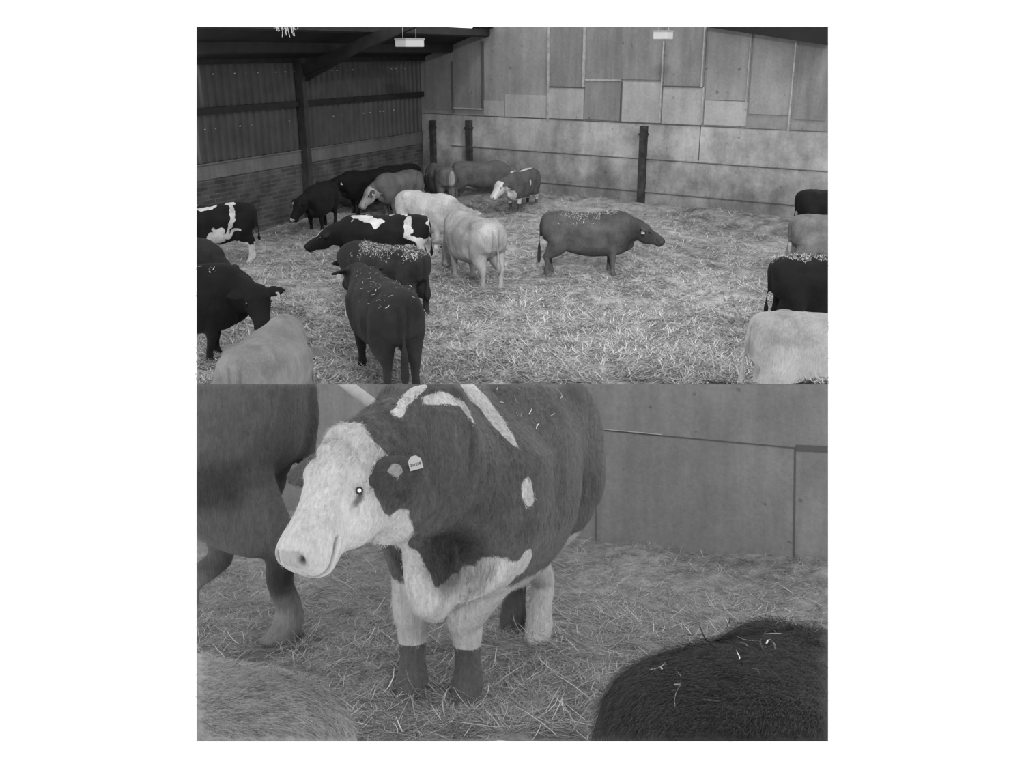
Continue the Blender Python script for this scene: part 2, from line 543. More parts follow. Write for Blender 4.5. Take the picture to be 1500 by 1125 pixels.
    loft(bm, [(-.76 * Lx, 0, 1.27 + dz, .05, .04, .04) + Y, (-.88 * Lx, 0, 1.24 + dz, .038 * tw, .035 * tw, .035 * tw) + Y, (-.945 * Lx + tx * .2, ty * .15, 1.08 + dz, .03 * tw, .03 * tw, .03 * tw) + Y, (-.95 * Lx + tx * .5, ty * .5, max(.82 + dz, .1), .026 * tw, .026 * tw, .026 * tw) + Y,
              (-.95 * Lx + tx * .8, ty * .8, max(.62 + dz, .08), .032 * tw, .032 * tw, .032 * tw) + Y, (-.95 * Lx + tx, ty, max(tz + dz, .05) + .08, .042 * tw, .042 * tw, .042 * tw) + Y, (-.95 * Lx + tx, ty, max(tz + dz, .05) - .02, .015, .015, .015) + Y], 10, 3)
    me = remesh(bm, voxel, smooth)
    p = npv(me)
    fr = dict(o0=np.array(o0), hd=np.array(hd), hs=np.array(href), hu=np.array(hup), sc=hs)
    hp = np.stack([(p - fr['o0']) @ fr['hd'], (p - fr['o0']) @ fr['hs'], (p - fr['o0']) @ fr['hu']], axis=1) / hs / [head_len, 1, 1]
    # soft muscle and bone relief
    n_ = np.empty(len(me.vertices) * 3, np.float32); me.vertices.foreach_get('normal', n_); n_ = n_.reshape(-1, 3)
    seed = len(HERD) + 3
    px = p[:, 0] / Lx; pz = p[:, 2] - dz; ay = np.abs(p[:, 1]) / W
    q3 = np.stack([px, ay, pz], axis=1)
    def b3(c_, r_): return np.clip(1 - np.linalg.norm((q3 - np.array(c_)) / np.array(r_), axis=1), 0, 1) ** .8
    notleg = np.clip((pz - .45) * 8, 0, 1)
    disp = (fbm(p, 3.2, seed, 3) - .5) * .035 * np.clip((pz - .5) * 3, 0, 1) * (np.linalg.norm(hp, axis=1) > .5)
    disp = disp + notleg * (.055 * b3((-.50, .24, 1.27), (.13, .12, .12)) - .035 * b3((-.26, .30, 1.17), (.20, .16, .14)) + .045 * b3((-.68, .27, .92), (.22, .2, .26))
                            - .045 * b3((-.36, .32, .76), (.16, .2, .20)) + .045 * b3((.52, .27, 1.0), (.17, .2, .30)) - .028 * b3((.27, .34, .92), (.10, .2, .34))
                            + .03 * b3((.62, .22, .78), (.16, .2, .16)) - .03 * b3((-.92, .0, .95), (.2, .07, .40)) + .016 * b3((-.1, 0, 1.38), (.7, .06, .10)))
    eye_c = [(.20, s * .134, .035) for s in (1, -1)]
    for c in eye_c:
        disp = disp + .012 * blob(hp, (c[0] - .04, c[1], c[2] + .045), .05) - .010 * blob(hp, c, .028)
    for s in (1, -1):
        disp = disp - .02 * np.clip(blob(hp, (.575, s * .055, .03), 0, (.030, .018, .026)) * 2 - .6, 0, 1)
    crease = np.exp(-((hp[:, 2] + .035 + (hp[:, 0] - .5) * .25) / .007) ** 2) * (hp[:, 0] > .41) * (np.linalg.norm(hp - [.5, 0, 0], axis=1) < .2)
    disp = disp - .008 * crease
    if sculpt: disp = disp + sculpt(p, hp)
    p2 = p + n_ * disp[:, None]
    wt = np.clip((px - .10) / .3, 0, 1) * np.clip((1.0 - px) / .25, 0, 1) * np.clip(np.linalg.norm(hp, axis=1) / .3 - 1, 0, 1)
    p2[:, 1] *= 1 - taper * np.clip(pz - 1.0, 0, .45) * wt
    c = coat(p / [Lx, W, 1], hp) if coat is not None else np.zeros(len(p))
    mark = 0.8 * np.clip(crease * 1.0, 0, 1)
    for s in (1, -1):
        mark = np.maximum(mark, np.clip(blob(hp, (.575, s * .055, .03), 0, (.032, .018, .028)) * 2 - .6, 0, 1))
        mark = np.maximum(mark, .8 * np.clip(blob(hp, (.235, s * .138, .020), 0, (.052, .03, .015)) * 2 - .8, 0, 1))  # dark eye surround, with the eye-corner shadow streak painted into the coat
    if not lying: mark = np.maximum(mark, .4 * np.clip(1 - np.abs(np.abs(p[:, 1]) - .06) / .03, 0, 1) * (p[:, 0] < -.80 * Lx) * (p[:, 2] < 1.2) * (p[:, 2] > .6))  # groove shade either side of the tail, painted into the coat
    if dark is not None: mark = np.maximum(mark, dark(p, hp))
    mark = np.maximum(mark, .75 * np.clip((.055 - p[:, 2]) * 60, 0, 1) * (0 if lying else 1))
    p2s = (p2 * S).astype(np.float32)
    me.vertices.foreach_set('co', p2s.ravel()); me.update()
    a = me.attributes.new('coat', 'FLOAT', 'POINT'); a.data.foreach_set('value', c.astype(np.float32))
    a = me.attributes.new('mark', 'FLOAT', 'POINT'); a.data.foreach_set('value', mark.astype(np.float32))
    mw = base @ Matrix.Translation(Vector(at) + Vector((0, 0, -.05 if planes is HIGH else -.02))) @ Matrix.Rotation(math.radians(heading), 4, 'Z')
    # fur, straw litter sampled from the un-cut body
    rng = np.random.default_rng(seed)
    extras = []
    if hair or litter:
        nf = len(me.polygons); ce = np.empty(nf * 3, np.float32); me.polygons.foreach_get('center', ce); ce = ce.reshape(-1, 3).astype(float)
        nn = np.empty(nf * 3, np.float32); me.polygons.foreach_get('normal', nn); nn = nn.reshape(-1, 3).astype(float)
        li = np.empty(nf, np.int32); me.polygons.foreach_get('loop_start', li); lv = np.empty(len(me.loops), np.int32); me.loops.foreach_get('vertex_index', lv)
        cf = c[lv[li]]; mf_ = mark[lv[li]]
        if litter:
            w = np.clip((nn[:, 2] - .35) * 2, 0, 1) * (ce[:, 2] > (1.1 + dz) * S) * (ce[:, 0] < .62 * S) * (fbm(ce, 3.0, seed, 2) > .42); w = w / w.sum()
            ix = rng.choice(nf, litter, p=w)
            extras.append(('litter', ce[ix] + rng.normal(0, .01, (litter, 3)) + nn[ix] * .004, nn[ix]))
        if hair:
            ok = inside_mask(ce, mw, planes, .01)
            toc = np.array(mw.inverted() @ CAM) - ce
            ok &= np.einsum('ij,ij->i', toc, nn) > -.5
            ix = rng.choice(np.nonzero(ok)[0], hair)
            hb = ce[ix] + rng.normal(0, voxel * .4, (hair, 3)) * [1, 1, 1]; hn = nn[ix]
            hpz = np.stack([(hb / S - fr['o0']) @ fr['hd'], (hb / S - fr['o0']) @ fr['hs'], (hb / S - fr['o0']) @ fr['hu']], axis=1) / hs / [head_len, 1, 1]
            onhead = (np.abs(hpz[:, 1]) < .16) & (hpz[:, 0] > -.05) & (hpz[:, 0] < .62) & (np.abs(hpz[:, 2]) < .2)
            flow = np.tile(np.array([-.35, 0, -1.0]), (hair, 1)); flow[onhead] = fr['hd'] * .9 + np.array([0, 0, -.2])
            flow = flow + rng.normal(0, .25, (hair, 3)) + (fbm(hb, 7, 9, 2)[:, None] - .5) * 1.6
            d = flow - hn * np.einsum('ij,ij->i', flow, hn)[:, None]; d /= np.linalg.norm(d, axis=1)[:, None] + 1e-9
            muz = hpz[:, 0] > .47
            Lh = np.where(onhead, np.interp(hpz[:, 0], [0, .22], [.022, .005]), .014) * rng.uniform(.5, 1.3, hair)
            Lh[onhead & muz] = .002; Lh[hb[:, 2] < .7 * S] *= .6
            tip = hb + d * Lh[:, None] + hn * (Lh * .28)[:, None]
            sd = np.cross(d, hn); wd = .0009
            okt = inside_mask(tip, mw, planes, 0) & inside_mask(hb, mw, planes, 0)
            V = np.stack([hb - sd * wd, hb + sd * wd, tip], axis=1)[okt].reshape(-1, 3)
            Q = np.arange(len(V)).reshape(-1, 3)
            extras.append(('fur', V, Q, cf[ix][okt], mf_[ix][okt]))
    clip_mesh(me, mw, planes)
    for q_ in me.polygons: q_.use_smooth = True
    o = link(name, me, mat, None, mw, True)
    props(o, label, cat, group, 'thing')
    for e in extras:
        if e[0] == 'litter':
            x = straws('straw_litter', e[1], e[2], .055 * S, .005 if planes is HIGH else .003, rng, MAT['straw_back'], mw, planes, o, (-.1, .35), .5, (0, 1))
            x['kind'] = 'stuff'
        else:
            fm = quick_mesh('fur', e[1], e[2]); at_ = fm.attributes.new('coat', 'FLOAT', 'POINT'); at_.data.foreach_set('value', np.repeat(e[3], 3).astype(np.float32)); at_ = fm.attributes.new('mark', 'FLOAT', 'POINT'); at_.data.foreach_set('value', np.repeat(e[4], 3).astype(np.float32))
            x = link('fur', fm, mat, o); x['kind'] = 'stuff'
    if eyes:
        for s, cpt in zip((1, -1), eye_c):
            w = o0 + hd * (cpt[0] * hs * head_len) + href * (cpt[1] * hs * (.98 if s > 0 or not glint else .88)) + hup * (cpt[2] * hs)
            if not inside_mask(np.array([w * S]), mw, planes, .03)[0]: continue
            b2 = bmesh.new(); bmesh.ops.create_uvsphere(b2, u_segments=16, v_segments=10, radius=(.0135 if glint else .0185) * hs * S)
            e_ = bpy.data.meshes.new('eye'); b2.to_mesh(b2 and e_); b2.free()
            eo = link('eye', e_, MAT['eye'], o, Matrix.Translation(w * S), True)
            if glint:
                toc = (mw.inverted() @ CAM - w * S).normalized()
                b2 = bmesh.new(); bmesh.ops.create_uvsphere(b2, u_segments=12, v_segments=8, radius=.0062)  # eye-shine imitated by a small near-white bead
                e_ = bpy.data.meshes.new('glint_bead'); b2.to_mesh(e_); b2.free()
                link('glint_bead', e_, MAT['glint'], eo, Matrix.Translation(toc * (.0115 * hs * S)), True)['label'] = 'white bead painted as the eye-shine'
    for s in tags:
        c0, dv, fn = ear_tip[s]
        down = Vector((0, 0, -1)); cpos = (c0 + down * .05) * S
        if not inside_mask(np.array([cpos]), mw, planes, .03)[0]: continue
        tag_plate(o, cpos + (mw.inverted() @ CAM - cpos).normalized() * .03, dv, mw, S * tag_size * 1.15)
    lowest = p2s[:, 2].min()
    HERD.append(o)
    # screen box for the log
    if len(me.vertices):
        w = npv(me) @ np.array(mw)[:3, :3].T + np.array(mw)[:3, 3] - np.array(CAM)
        zz = w @ np.array(DF); uu = 750 + F_PX * (w @ np.array(DR)) / zz; vv = 562.5 - F_PX * (w @ np.array(DU)) / zz
        print('COW %-46s u %4d-%4d v %4d-%4d' % (label[:46], uu.min(), uu.max(), vv.min(), vv.max()))
    return o, dict(o0=o0, hd=hd, href=href, hup=hup, hs=hs, S=S, mw=mw, ear=ear_tip)


def tag_plate(parent, pos, dv, mw, S, text=None, roll=0.0):
    """five-sided plate hanging from the ear, facing the viewer side"""
    look = (mw.inverted() @ CAM - pos); look.z *= .3; look.normalize()
    right = look.cross(Vector((0, 0, -1))).normalized(); up = right.cross(look) * -1
    if up.z < 0: up = -up
    rm_ = Matrix.Rotation(roll, 3, look); right = rm_ @ right; up = rm_ @ up
    prof = [(-.5, -.5), (.5, -.5), (.5, .2), (.18, .5), (-.18, .5), (-.5, .2)]
    bm = bmesh.new(); w = .06 * S; h = .062 * S
    a = [bm.verts.new(pos + right * x * w + up * y * h + look * .02 * S) for x, y in prof]
    b = [bm.verts.new(v.co - look * .004) for v in a]
    bm.faces.new(a); bm.faces.new(b[::-1])
    for i in range(6): bm.faces.new((a[i], b[i], b[(i + 1) % 6], a[(i + 1) % 6]))
    bmesh.ops.recalc_face_normals(bm, faces=bm.faces[:])
    me = bpy.data.meshes.new('ear_tag'); bm.to_mesh(me); bm.free()
    o = link('ear_tag', me, MAT['tag'], parent)
    if text:
        for body, size, oy in text:
            cu = bpy.data.curves.new('print', 'FONT'); cu.body = body; cu.align_x = 'CENTER'; cu.align_y = 'CENTER'; cu.size = size * S; cu.extrude = .0004
            to = bpy.data.objects.new('t', cu); COL.objects.link(to)
            tm = bpy.data.meshes.new_from_object(to.evaluated_get(bpy.context.evaluated_depsgraph_get())); bpy.data.objects.remove(to)
            m = Matrix((tuple(right) + (0,), tuple(up) + (0,), tuple(look) + (0,), (0, 0, 0, 1))).transposed()
            m.translation = pos + look * (.02 * S + .0008) + up * oy * S
            if right.cross(up).dot(look) < 0: m = m @ Matrix.Scale(-1, 4, (1, 0, 0))
            link('tag_number', tm, MAT['print'], o, m)
    return o

#==SETTING==
# ------------------------------------------------------------------ the wide barn: walls
K = ground(621, 275)                                   # foot of the corner
hf = F_PX / math.cos(PITCH)
azL = math.atan((1420 - 750) / hf); azB = math.atan((-1340 - 750) / hf)
eL = -Vector((math.sin(azL), math.cos(azL), 0))        # along the left wall, from the corner towards the viewer
eB = -Vector((math.sin(azB), math.cos(azB), 0))        # along the back wall, from the corner to the right
nL = Vector((-eL.y, eL.x, 0)); nB = Vector((-eB.y, eB.x, 0))
mid_pt = ground(750, 400)
if nL.dot(mid_pt - K) < 0: nL = -nL                    # into the barn
if nB.dot(mid_pt - K) < 0: nB = -nB
Z = Vector((0, 0, 1))


def on_wall(u, v, e, n, off=0.0):
    """(distance from the corner, height) of what is seen at (u, v) on a wall"""
    d = ray(u, v); t = (K + n * off - CAM).dot(n) / d.dot(n)
    p = CAM + d * t
    return (p - K).dot(e), p.z


sL = lambda u, v: on_wall(u, v, eL, nL)
sB = lambda u, v: on_wall(u, v, eB, nB)
zb1 = sB(750, 172)[1]; zb2 = sB(750, 220)[1]; zb3 = sB(823, 271)[1]
z_eave = sB(621, 84)[1]; z_rail = sB(621, 138)[1]; z_clad = sB(621, 193)[1]; z_band = sB(621, 210)[1]
LEN_L = sL(288, 320)[0] + 1.5; LEN_B = sB(1213, 330)[0] + 1.5
# roof slopes measured on the back wall
a1 = sB(621, 84); a2 = sB(722, 40); b1 = sB(1040, 40); b2 = sB(1213, 66)
m1 = (a2[1] - a1[1]) / (a2[0] - a1[0]); m2 = (b2[1] - b1[1]) / (b2[0] - b1[0])
xr = (b1[1] - a1[1] + m1 * a1[0] - m2 * b1[0]) / (m1 - m2); zr = a1[1] + m1 * (xr - a1[0])



def wall_boxes(name, e, n, lst, mat, parent=None, kind='structure', bevel=0):
    """lst of (s0, s1, z0, z1, front, back) in wall coordinates"""
    o = box_obj(name, [(K + e * s0 + n * bk + Z * z0, e * (s1 - s0), n * (fr_ - bk), Z * (z1 - z0)) for s0, s1, z0, z1, fr_, bk in lst], mat, HIGH, parent, bevel=bevel)
    if not parent: o['kind'] = kind
    return o


# back wall: concrete below, gable cladding above, as one wall with its boards as children
wb = wall_boxes('wall_back', eB, nB, [(-.2, LEN_B, -.3, zb1, 0, -.25)], MAT['concrete'])
bmx = bmesh.new()
top = [(-.2, zb1), (LEN_B, zb1), (LEN_B, zr + m2 * (LEN_B - xr)), (xr, zr), (-.2, a1[1] - .2 * m1)]
fa = [bmx.verts.new(K + eB * s + nB * -.03 + Z * z) for s, z in top]; fb = [bmx.verts.new(v.co - nB * .2) for v in fa]
bmx.faces.new(fa); bmx.faces.new(fb[::-1])
for i in range(5): bmx.faces.new((fa[i], fb[i], fb[(i + 1) % 5], fa[(i + 1) % 5]))
bmesh.ops.recalc_face_normals(bmx, faces=bmx.faces[:])
gm = bpy.data.meshes.new('gable'); bmx.to_mesh(gm); bmx.free(); clip_mesh(gm, M_ID, HIGH)
link('gable_cladding', gm, MAT['board'], wb)
# boards: (u0, u1, v_top, v_bottom) -> panels 25 mm proud
def panel(u0, u1, vt, vb, mat, proud=.02, name='cladding_board'):
    um = (u0 + u1) / 2
    z1 = sB(um, vt)[1]; z0 = sB(um, vb)[1]
    return wall_boxes(name, eB, nB, [(sB(u0, 150)[0], sB(u1, 150)[0] - .02, z0, z1, proud, -.03)], mat, wb)
panel(804, 856, 128, 174, MAT['board_light']); panel(857, 910, 118, 176, MAT['board_dark']); panel(911, 969, 120, 179, MAT['board_light'])
panel(971, 1030, 127, 182, MAT['board_light'], .015); panel(1033, 1096, 148, 184, MAT['board_light'], .012); panel(740, 802, 139, 172, MAT['board_light'], .012)
panel(709, 739, 148, 170, MAT['board_light'], .01)
panel(857, 969, 30, 116, MAT['board_dark'], .01); panel(804, 855, 30, 127, MAT['board_dark'], .006)
panel(971, 1030, 30, 126, MAT['board_dark'], .008); panel(1098, 1160, 30, 168, MAT['board'], .010); panel(1164, 1212, 40, 176, MAT['board_dark'], .006)
panel(1033, 1096, 30, 147, MAT['board'], .006); panel(664, 706, 40, 158, MAT['board_dark'], .006); panel(623, 662, 60, 160, MAT['board_dark'], .01)
def strip_v(u, vt, vb, w, mat, proud=.05):
    s = sB(u, (vt + vb) / 2)[0]
    return wall_boxes('cover_strip', eB, nB, [(s - w / 2, s + w / 2, sB(u, vb)[1], sB(u, vt)[1], proud, -.02)], mat, wb)
for u, vt, vb, w, mt in ((804, 36, 175, .05, 'strip'), (856.5, 36, 128, .07, 'strip'), (970, 60, 180, .022, 'strip'), (1031, 36, 128, .035, 'strip'), (1030, 128, 182, .03, 'strip'),
                         (1097, 50, 162, .018, 'strip'), (1161, 62, 192, .03, 'strip'), (708, 60, 158, .03, 'seam'), (664, 90, 165, .03, 'seam'), (911, 120, 178, .025, 'seam')):
    strip_v(u, vt, vb, w, MAT[mt])
def strip_h(u0, u1, v, h, mat, proud=.045, name='cover_strip'):
    s0 = sB(u0, v)[0]; s1 = sB(u1, v)[0]; z = sB((u0 + u1) / 2, v)[1]
    return wall_boxes(name, eB, nB, [(s0, s1, z - h / 2, z + h / 2, proud, -.02)], mat, wb)
strip_h(858, 910, 117, .045, MAT['strip']); strip_h(971, 1030, 127, .03, MAT['seam']); strip_h(804, 856, 128, .02, MAT['seam']); strip_h(664, 706, 159, .04, MAT['strip'], .03)
for s0, s1, z, h, mt, pr in ((0, LEN_B, zb1, .014, 'seam', .012), (1.2, LEN_B, zb2, .012, 'seam', .010), (1.2, LEN_B, zb2 + .045, .035, 'concrete', .035), (4.5, LEN_B, zb3, .012, 'seam', .010), (4.5, LEN_B, zb3 + .045, .03, 'concrete', .03)):
    wall_boxes('ledge', eB, nB, [(s0, s1, z - h / 2, z + h / 2, pr, -.02)], MAT[mt], wb)
wall_boxes('joint', eB, nB, [(sB(1025, 200)[0], sB(1025, 200)[0] + .02, zb2, zb1, .008, -.02)], MAT['seam'], wb)
# posts in front of the back wall
for u, vt, vb, w in ((945.5, 184, 305, .18), (689, 176, 262, .17), (636, 176, 262, .14)):
    s, z1 = sB(u, vt); 
    o = wall_boxes('trim_1', eB, nB, [(s - w / 2, s + w / 2, -.1, z1, .16, 0), (s - w / 2 - .03, s + w / 2 + .03, z1 - .25, z1 - .2, .17, 0)], MAT['post'])
    if w > .2: wall_boxes('flange', eB, nB, [(s + w / 2, s + w / 2 + .03, -.1, z1, .19, 0)], MAT['board_light'], o)

# left wall: blockwork, concrete band, profiled sheet, rail, eave beam
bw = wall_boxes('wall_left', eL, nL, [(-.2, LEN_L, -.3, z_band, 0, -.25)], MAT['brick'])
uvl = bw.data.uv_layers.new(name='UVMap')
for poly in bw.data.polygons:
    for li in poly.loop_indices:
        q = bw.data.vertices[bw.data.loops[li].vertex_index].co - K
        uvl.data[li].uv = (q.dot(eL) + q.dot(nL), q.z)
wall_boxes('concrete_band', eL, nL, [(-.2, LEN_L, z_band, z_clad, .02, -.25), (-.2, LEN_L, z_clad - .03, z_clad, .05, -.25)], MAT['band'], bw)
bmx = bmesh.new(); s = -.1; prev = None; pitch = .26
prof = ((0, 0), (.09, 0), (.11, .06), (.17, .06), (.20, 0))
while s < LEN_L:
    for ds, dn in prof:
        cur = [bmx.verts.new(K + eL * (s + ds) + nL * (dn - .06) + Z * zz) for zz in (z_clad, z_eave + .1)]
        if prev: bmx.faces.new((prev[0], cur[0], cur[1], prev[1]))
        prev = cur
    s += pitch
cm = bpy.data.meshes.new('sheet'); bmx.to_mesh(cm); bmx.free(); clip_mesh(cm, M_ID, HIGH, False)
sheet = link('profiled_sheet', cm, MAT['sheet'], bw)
wall_boxes('sheeting_rail', eL, nL, [(-.1, LEN_L, z_rail - .07, z_rail + .07, .10, -.02)], MAT['steel'], bw)
rnd = random.Random(4)
for row_z, a_, b_ in ((sB(621, 100)[1], 0, 34), (sB(621, 158)[1], 4, 30)):
    for q in range(a_, b_):
        if rnd.random() < .35: continue
        s = q * pitch * 1.5 + .2 + rnd.uniform(-.1, .1)
        if s > LEN_L - .3: continue
        wall_boxes('fixing_screw', eL, nL, [(s, s + rnd.uniform(.02, .045), row_z, row_z + .025, .0, -.03)], MAT['bolt'], bw)
eave = wall_boxes('trim_2', eL, nL, [(-.1, LEN_L, z_eave - .10, z_eave + .12, .22, -.1), (-.1, LEN_L, z_eave + .05, z_eave + .45, .34, .2)], MAT['steel'])
# column with rafter and brace
sc_ = sL(447, 300)[0]
colm = wall_boxes('trim_3', eL, nL, [(sc_ - .10, sc_ + .02, -.1, z_eave + .4, .20, .0), (sc_ - .13, sc_ + .05, -.1, z_eave + .4, .03, 0), (sc_ - .13, sc_ + .05, -.1, z_eave + .4, .22, .19)], MAT['column'])
raf_len = 9.0
def rafter(bm, p, n_, a, b, h, w):
    ax = (b - a); box_bm(bm, a - n_ * w / 2 - Z * h, ax, n_ * w, Z * h)
pA = K + eL * sc_ + nL * .2 + Z * (z_eave + .05); slope_dir = (nL / max(nL.dot(eB), .2) )
def roof_pt(sl, x):
    """point under the roof: sl along the left wall, x metres in along the back wall direction"""
    zt = a1[1] + m1 * (x - a1[0]) if x < xr else zr + m2 * (x - xr)
    return K + eL * sl + eB * x + Z * zt
bmx = bmesh.new()
a_, b_ = roof_pt(sc_, .3), roof_pt(sc_, 5.0)
box_bm(bmx, a_ - eL * .1 - Z * .45, b_ - a_, eL * .14, Z * .28)
box_bm(bmx, K + eL * (sc_ - .06) + nL * .3 + Z * (z_eave - .55), (roof_pt(sc_, 2.1) - Z * .5) - (K + eL * sc_ + nL * .3 + Z * (z_eave - .55)), eL * .10, Z * .14)
bmesh.ops.recalc_face_normals(bmx, faces=bmx.faces[:])
rm = bpy.data.meshes.new('rafter'); bmx.to_mesh(rm); bmx.free(); clip_mesh(rm, M_ID, HIGH)
link('rafter', rm, MAT['steel'], colm)

# roof: two slopes with purlins, one skylight sheet
def roof_slab(x0, x1, s0, s1, name, mat, dz_=0.0, th=.08):
    bm = bmesh.new(); q = [roof_pt(s0, x0), roof_pt(s0, x1), roof_pt(s1, x1), roof_pt(s1, x0)]
    lo_ = [bm.verts.new(p + Z * dz_) for p in q]; hi_ = [bm.verts.new(p + Z * (dz_ + th)) for p in q]
    bm.faces.new(lo_); bm.faces.new(hi_[::-1])
    for i in range(4): bm.faces.new((lo_[i], hi_[i], hi_[(i + 1) % 4], lo_[(i + 1) % 4]))
    bmesh.ops.recalc_face_normals(bm, faces=bm.faces[:])
    me = bpy.data.meshes.new(name); bm.to_mesh(me); bm.free(); clip_mesh(me, M_ID, HIGH)
    return me
SK = (2.5, 4.6)
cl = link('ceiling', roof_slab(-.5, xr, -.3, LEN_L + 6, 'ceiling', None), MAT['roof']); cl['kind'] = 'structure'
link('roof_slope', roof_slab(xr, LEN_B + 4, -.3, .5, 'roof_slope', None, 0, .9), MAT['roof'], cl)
link('purlin', roof_slab(1.2, 1.32, 0, LEN_L + 4, 'purlin', None, -.2, .2), MAT['steel'], cl)
link('purlin', roof_slab(2.6, 2.72, 0, LEN_L + 4, 'purlin', None, -.2, .2), MAT['steel'], cl)
link('purlin', roof_slab(4.0, 4.12, 0, LEN_L + 4, 'purlin', None, -.2, .2), MAT['steel'], cl)
xr2 = b1[0] + .4


# hanging boxes
def cam_box(name, u, v, dist, ax, ay, az, sx, sy, sz):
    c = CAM + ray(u, v) * dist
    return c - ax * sx / 2 - ay * sy / 2 - az * sz / 2, ax * sx, ay * sy, az * sz
def hanging_box(u0, u1, v, dist, yaw, label):
    c = CAM + ray((u0 + u1) / 2, v) * dist
    root = bpy.data.objects.new('light_box', None); COL.objects.link(root); root.location = c
    props(root, label, 'light', 'hanging light boxes', 'thing')
    w = (u1 - u0) / F_PX * dist; h = 12 / F_PX * dist
    R = Matrix.Rotation(math.radians(yaw), 3, 'Z')
    ax = R @ Vector((1, 0, 0)); ay = R @ Vector((0, 1, 0))
    mw = Matrix.Identity(4)
    box_obj('housing', [(-ax * w / 2 - ay * w * .45 - Z * h / 2, ax * w, ay * w * .9, Z * h)], MAT['lampbox'], None, root, bevel=.01)
    box_obj('rim', [(-ax * (w / 2 + .01) - ay * (w * .45 + .01) + Z * (h / 2 - .03), ax * (w + .02), ay * (w * .9 + .02), Z * .03)], MAT['lampside'], None, root)
    for sx in (-.35, .35):
        x = box_obj('hanger', [(ax * w * sx - Vector((.006, .006, 0)) + Z * h / 2, Vector((.012, 0, 0)), Vector((0, .012, 0)), Z * 1.4)], MAT['strip'], None, root)
        clip_mesh(x.data, Matrix.Translation(c), HIGH)
    return root
hanging_box(584, 616, 62.5, 22, 38, 'white light box hanging under the roof beside the left wall')
hanging_box(960, 983, 51, 21, -30, 'white light box hanging in front of the back wall boards')

# skylight sheet let into the roof near the back wall
sk_c = [(ray(u, v)) for u, v in ((644, 39), (694, 39), (684, 47), (650, 46))]
skv = []
nrm = (roof_pt(0, 1) - roof_pt(0, 0)).cross(eL).normalized()
for d in sk_c:
    t = (roof_pt(0, 0) - Z * .01 - CAM).dot(nrm) / d.dot(nrm); skv.append(CAM + d * t)
bmx = bmesh.new(); vv_ = [bmx.verts.new(p) for p in skv] + [bmx.verts.new(p + Z * .005) for p in skv]
bmx.faces.new(vv_[:4]); bmx.faces.new(vv_[4:][::-1])
for i in range(4): bmx.faces.new((vv_[i], vv_[4 + i], vv_[4 + (i + 1) % 4], vv_[(i + 1) % 4]))
me = bpy.data.meshes.new('skylight'); bmx.to_mesh(me); bmx.free(); clip_mesh(me, M_ID, HIGH)
o = link('window_1', me, MAT['skylight']); o['kind'] = 'structure'

# cobwebs hanging off the roof, top left
bmx = bmesh.new(); rnd = random.Random(8)
for q in range(26):
    u = 404 + rnd.random() * 36; c = CAM + ray(u, 38) * 13.5; L = rnd.uniform(.03, .12) * (1.4 if abs(u - 424) < 8 else .7)
    box_bm(bmx, c + Vector((0, rnd.uniform(-.3, .3), 0)) - Z * L, Vector((.008, 0, .004)), Vector((0, .008, 0)), Z * L + Vector((rnd.uniform(-.04, .04), 0, 0)))
me = bpy.data.meshes.new('cobweb'); bmx.to_mesh(me); bmx.free(); clip_mesh(me, M_ID, HIGH)
link('cobweb', me, MAT['cobweb'], cl)['kind'] = 'stuff'

# ------------------------------------------------------------------ straw floor of the wide barn
def bed_h(x, y, seed=2):
    p = np.stack([x, y, np.zeros_like(x)], axis=1)
    h = (fbm(p, .35, seed, 3) - .5) * .22 + (fbm(p, 1.5, seed + 5, 3) - .5) * .17 + (fbm(p, 4.5, seed + 9, 2) - .5) * .07
    pl = ground(905, 352)
    h = h + .34 * np.exp(-(((x - pl.x) / 1.5) ** 2 + ((y - pl.y) / 2.2) ** 2))
    d = (x - K.x) * nB.x + (y - K.y) * nB.y                      # banked up to the back wall
    h = h + .20 * np.exp(-(d / 1.2) ** 2)
    return h


def grid_mesh(name, P, hfun, mat, mw, planes, kind='structure'):
    ny, nx = P.shape[:2]
    V = P.reshape(-1, 3).copy(); V[:, 2] = hfun(V[:, 0], V[:, 1])
    i = np.arange(nx * ny).reshape(ny, nx)
    Q = np.stack([i[:-1, :-1], i[:-1, 1:], i[1:, 1:], i[1:, :-1]], axis=-1).reshape(-1, 4)
    me = quick_mesh(name, V, Q); clip_mesh(me, mw, planes, False)
    for p in me.polygons: p.use_smooth = True
    o = link(name, me, mat, None, mw); o['kind'] = kind
    return o


us = np.linspace(278, 1224, 260); vs = np.concatenate([np.linspace(268, 420, 150), np.linspace(421, 590, 110)])
G = np.zeros((len(vs), len(us), 3))
for j, v in enumerate(vs):
    for i, u in enumerate(us):
        g = ground(u, v); G[j, i] = (g.x, g.y, 0)
fl = grid_mesh('floor', G, bed_h, MAT['bed'], M_ID, HIGH)
# solid edge under the bed is the ground itself
rng = np.random.default_rng(11)
N = 260000
uu = rng.uniform(282, 1220, N); vv = 272 + (575 - 272) * rng.uniform(0, 1, N) ** .85
d = np.array([list(ray(a, b)) for a, b in zip(uu, vv)]); t = -CAM_H / d[:, 2]; B = d * t[:, None]; B[:, 2] = bed_h(B[:, 0], B[:, 1]) - .01
okw = ((B - np.array(K)) @ np.array(nB) > .05) & ((B - np.array(K)) @ np.array(nL) > .05)
B = B[okw]
clump = fbm(B * [1, 1, 0], 1.3, 21, 3)
B = B[(clump > .42) | (rng.uniform(0, 1, len(B)) < .30)]
dist = np.linalg.norm(B[:, :2], axis=1)
flow = fbm(B * [1, 1, 0], .9, 31, 2) * 14
up = np.zeros_like(B); up[:, 2] = 1
near = dist < 18
so = straws('straw_bedding', B, up, .25, .010, rng, MAT['straw'], M_ID, HIGH, None, (-.10, .27), .6, (0, 1), flow, .45)
